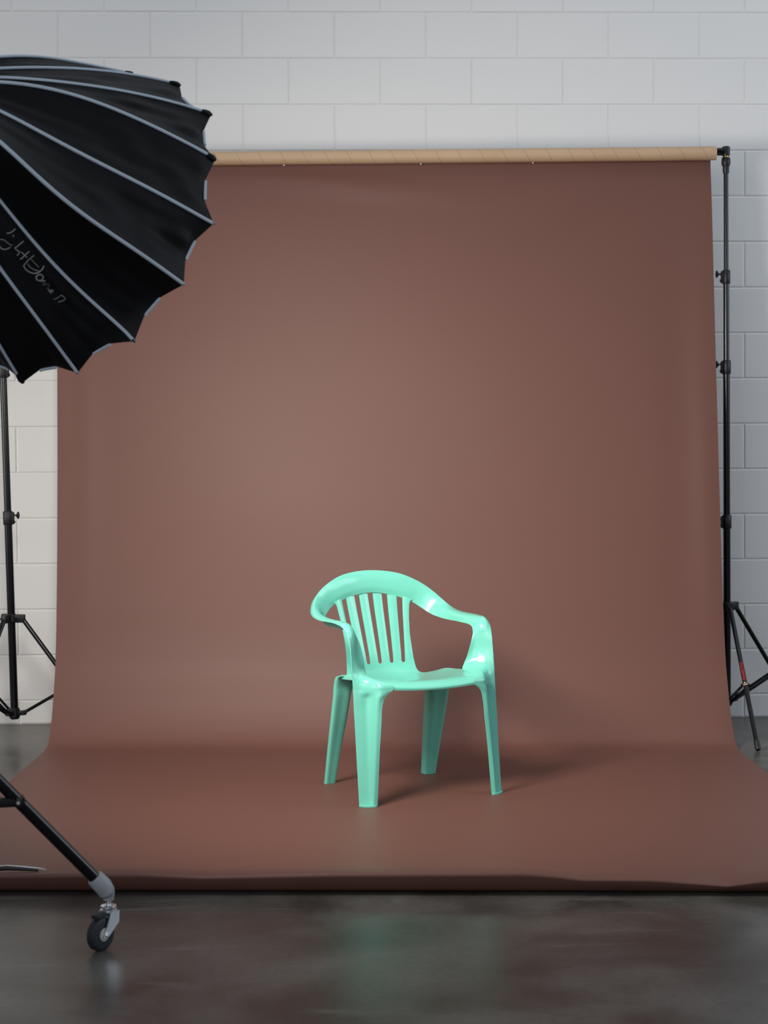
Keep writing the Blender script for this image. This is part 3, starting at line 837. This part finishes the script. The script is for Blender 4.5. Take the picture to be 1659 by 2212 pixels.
J0 = Vector((-.839, 3.683, .366)) - STP
A0 = Vector((-.666, 3.765, .152)) - STP
def rotz(v, a): return Vector((v.x * math.cos(a) - v.y * math.sin(a), v.x * math.sin(a) + v.y * math.cos(a), v.z))
dirl = (A0 - J0).normalized()
topl = J0 - dirl * ((.905 - J0.z) / -dirl.z)
for q in range(3):
    a = q * 2 * math.pi / 3
    Rz = lambda v: rotz(Vector(v), a)
    lg = MB().tube([Rz(topl), Rz(A0)], .0145, 20).build('leg', M_BLACK, roll)
    # brace: flat bar pair meeting the leg in a small bracket with a pale rivet
    d2 = Rz(Vector((J0.x, J0.y, 0))).normalized(); s2 = Vector((-d2.y, d2.x, 0))
    Jw = Rz(J0)
    br = MB().bar(Vector((0, 0, Jw.z + .001)) + d2 * .02, Jw + d2 * .006, .030, .021, bev=.004)
    br.box(Jw + d2 * .004, (.020, .036, .024), Matrix((d2, s2, Vector((0, 0, 1)))).transposed(), .005)
    bo = br.build('brace', M_BLACKP, roll)
    MB().tube([Jw - s2 * .018 + d2 * -.002, Jw - s2 * .0205 + d2 * -.002], .0042, 10).build('rivet', M_CHROME, bo)
    # elbow fitting
    Aw = Rz(A0); dl = (Aw - Rz(J0)).normalized(); Sx = Rz(Vector((stem0.x, stem0.y, 0)))
    fit = MB().tube([Aw - dl * .026, Aw - dl * .022, Aw + dl * .006, Aw + dl * .018 + Vector((0, 0, -.004)), Vector((Sx.x, Sx.y, .127)), Vector((Sx.x, Sx.y, .112))],
              [.0180, .0205, .0215, .0200, .0150, .0125], 20)
    tag(fit.build('leg_fitting', M_GREYP, roll), label='grey moulded elbow between leg and caster')
    # caster
    ca = a
    nx = rotz(Vector((.85, -.527, 0)), ca); tr = rotz(Vector((-.527, -.85, 0)), ca)
    Wc = Sx + tr * .029 + Vector((0, 0, .0388))
    fk = MB()
    fk.tube([Vector((Sx.x, Sx.y, .116)), Vector((Sx.x, Sx.y, .098))], .006, 12)
    fk.tube([Vector((Sx.x, Sx.y, .101)), Vector((Sx.x, Sx.y, .099)), Vector((Sx.x, Sx.y, .095)), Vector((Sx.x, Sx.y, .094))], [.014, .0185, .0185, .015], 22)
    fk.tube([Vector((Sx.x, Sx.y, .092)), Vector((Sx.x, Sx.y, .0905)), Vector((Sx.x, Sx.y, .086)), Vector((Sx.x, Sx.y, .084))], [.016, .0195, .0195, .017], 22)
    for s_ in (-1, 1):
        o2 = nx * (.0175 * s_)
        p = [Vector((Sx.x, Sx.y, .087)) + tr * -.017 + o2, Vector((Sx.x, Sx.y, .087)) + tr * .013 + o2, Wc + tr * .008 + o2 + Vector((0, 0, -.006)), Wc - tr * .010 + o2 + Vector((0, 0, -.004)), Vector((Sx.x, Sx.y, .060)) - tr * .015 + o2]
        V = [x + nx * (.0015 * e) for e in (-1, 1) for x in p]; m_ = len(p)
        fk.add(V, [list(range(m_)), list(range(m_, 2 * m_))] + [[i, (i + 1) % m_, m_ + (i + 1) % m_, m_ + i] for i in range(m_)])
    # curved front of the fork
    fp = []
    for z in (.087, .060):
        fp.append([Vector((Sx.x, Sx.y, z)) - tr * (.016 + .006 * math.cos(t_)) + nx * (.0175 * math.sin(t_)) for t_ in np.linspace(-math.pi / 2, math.pi / 2, 9)])
    fk.add(fp[0] + fp[1], [[i, i + 1, 9 + i + 1, 9 + i] for i in range(8)])
    fo = fk.build('caster_fork', M_CHROME, roll)
    MB().tube([Wc - nx * .021, Wc + nx * .021, Wc + nx * .023], [.0055, .0055, .004], 12).build('axle', M_CHROME, fo)
    wh = MB().tube([Wc - nx * .0125, Wc - nx * .0115, Wc - nx * .008, Wc + nx * .008, Wc + nx * .0115, Wc + nx * .0125], [.030, .0350, .0385, .0385, .0350, .030], 36).build('wheel', M_RUBBER, roll)
    MB().tube([Wc - nx * .0140, Wc - nx * .0130, Wc + nx * .0130, Wc + nx * .0140], [.012, .0155, .0155, .012], 28).build('wheel_hub', M_HUB, wh)
    MB().bar(Wc + tr * .020 + Vector((0, 0, .043)), Wc - tr * .006 + Vector((0, 0, .045)), .022, .010, bev=.002).build('brake_pad', M_RUBBER, fo)

# ------------------------------------------------------------------ cable lying on the front edge of the paper
cab = MB()
pts = []
for x in np.linspace(-2.3, -.925, 34):
    hh = float(np.interp(x, hx, hz)) if x > -1.35 else 0
    if x > -1.33:
        z = hh + .0065 + .004 * math.exp(-((x + 1.0) / .05) ** 2)
        f_ = max(0, (x + 1.0) / .075); z -= .005 * f_
    else: z = .0065 + (hh if x > -1.35 else max(0, .052 * (1 - (-1.33 - x) / .22)))
    pts.append((x, 4.262 - .025 * x + .012 * math.sin(7 * x), z))
cab.tube(pts, [.0062] * (len(pts) - 2) + [.005, .003], 10)
cbo = thing('cable', 'black cable lying on the raised paper edge at the far left', 'cable', (-1.0, 4.28, .06))
cab.v = [v - Vector((-1.0, 4.28, .06)) for v in cab.v]
cab.build('cord', M_BLACKP, cbo)
tp = MB(); q = [Vector(p) - Vector((-1.0, 4.28, .06)) + Vector((0, .004, .0045)) for p in pts[-7:]]  # highlight on the cable, put in as a pale strip
q = [Vector(p) + Vector((.0, 0, -.0)) for p in q]
tp.tube(q + [q[-1] + Vector((.02, .0, -.004))], [.0022, .003, .0036, .0042, .0042, .0036, .003, .001], 8, flat=.6)
tag(tp.build('glint_strip', M_TAPE_GLINT, cbo), label='pale strip for the glint along the top of the cable')
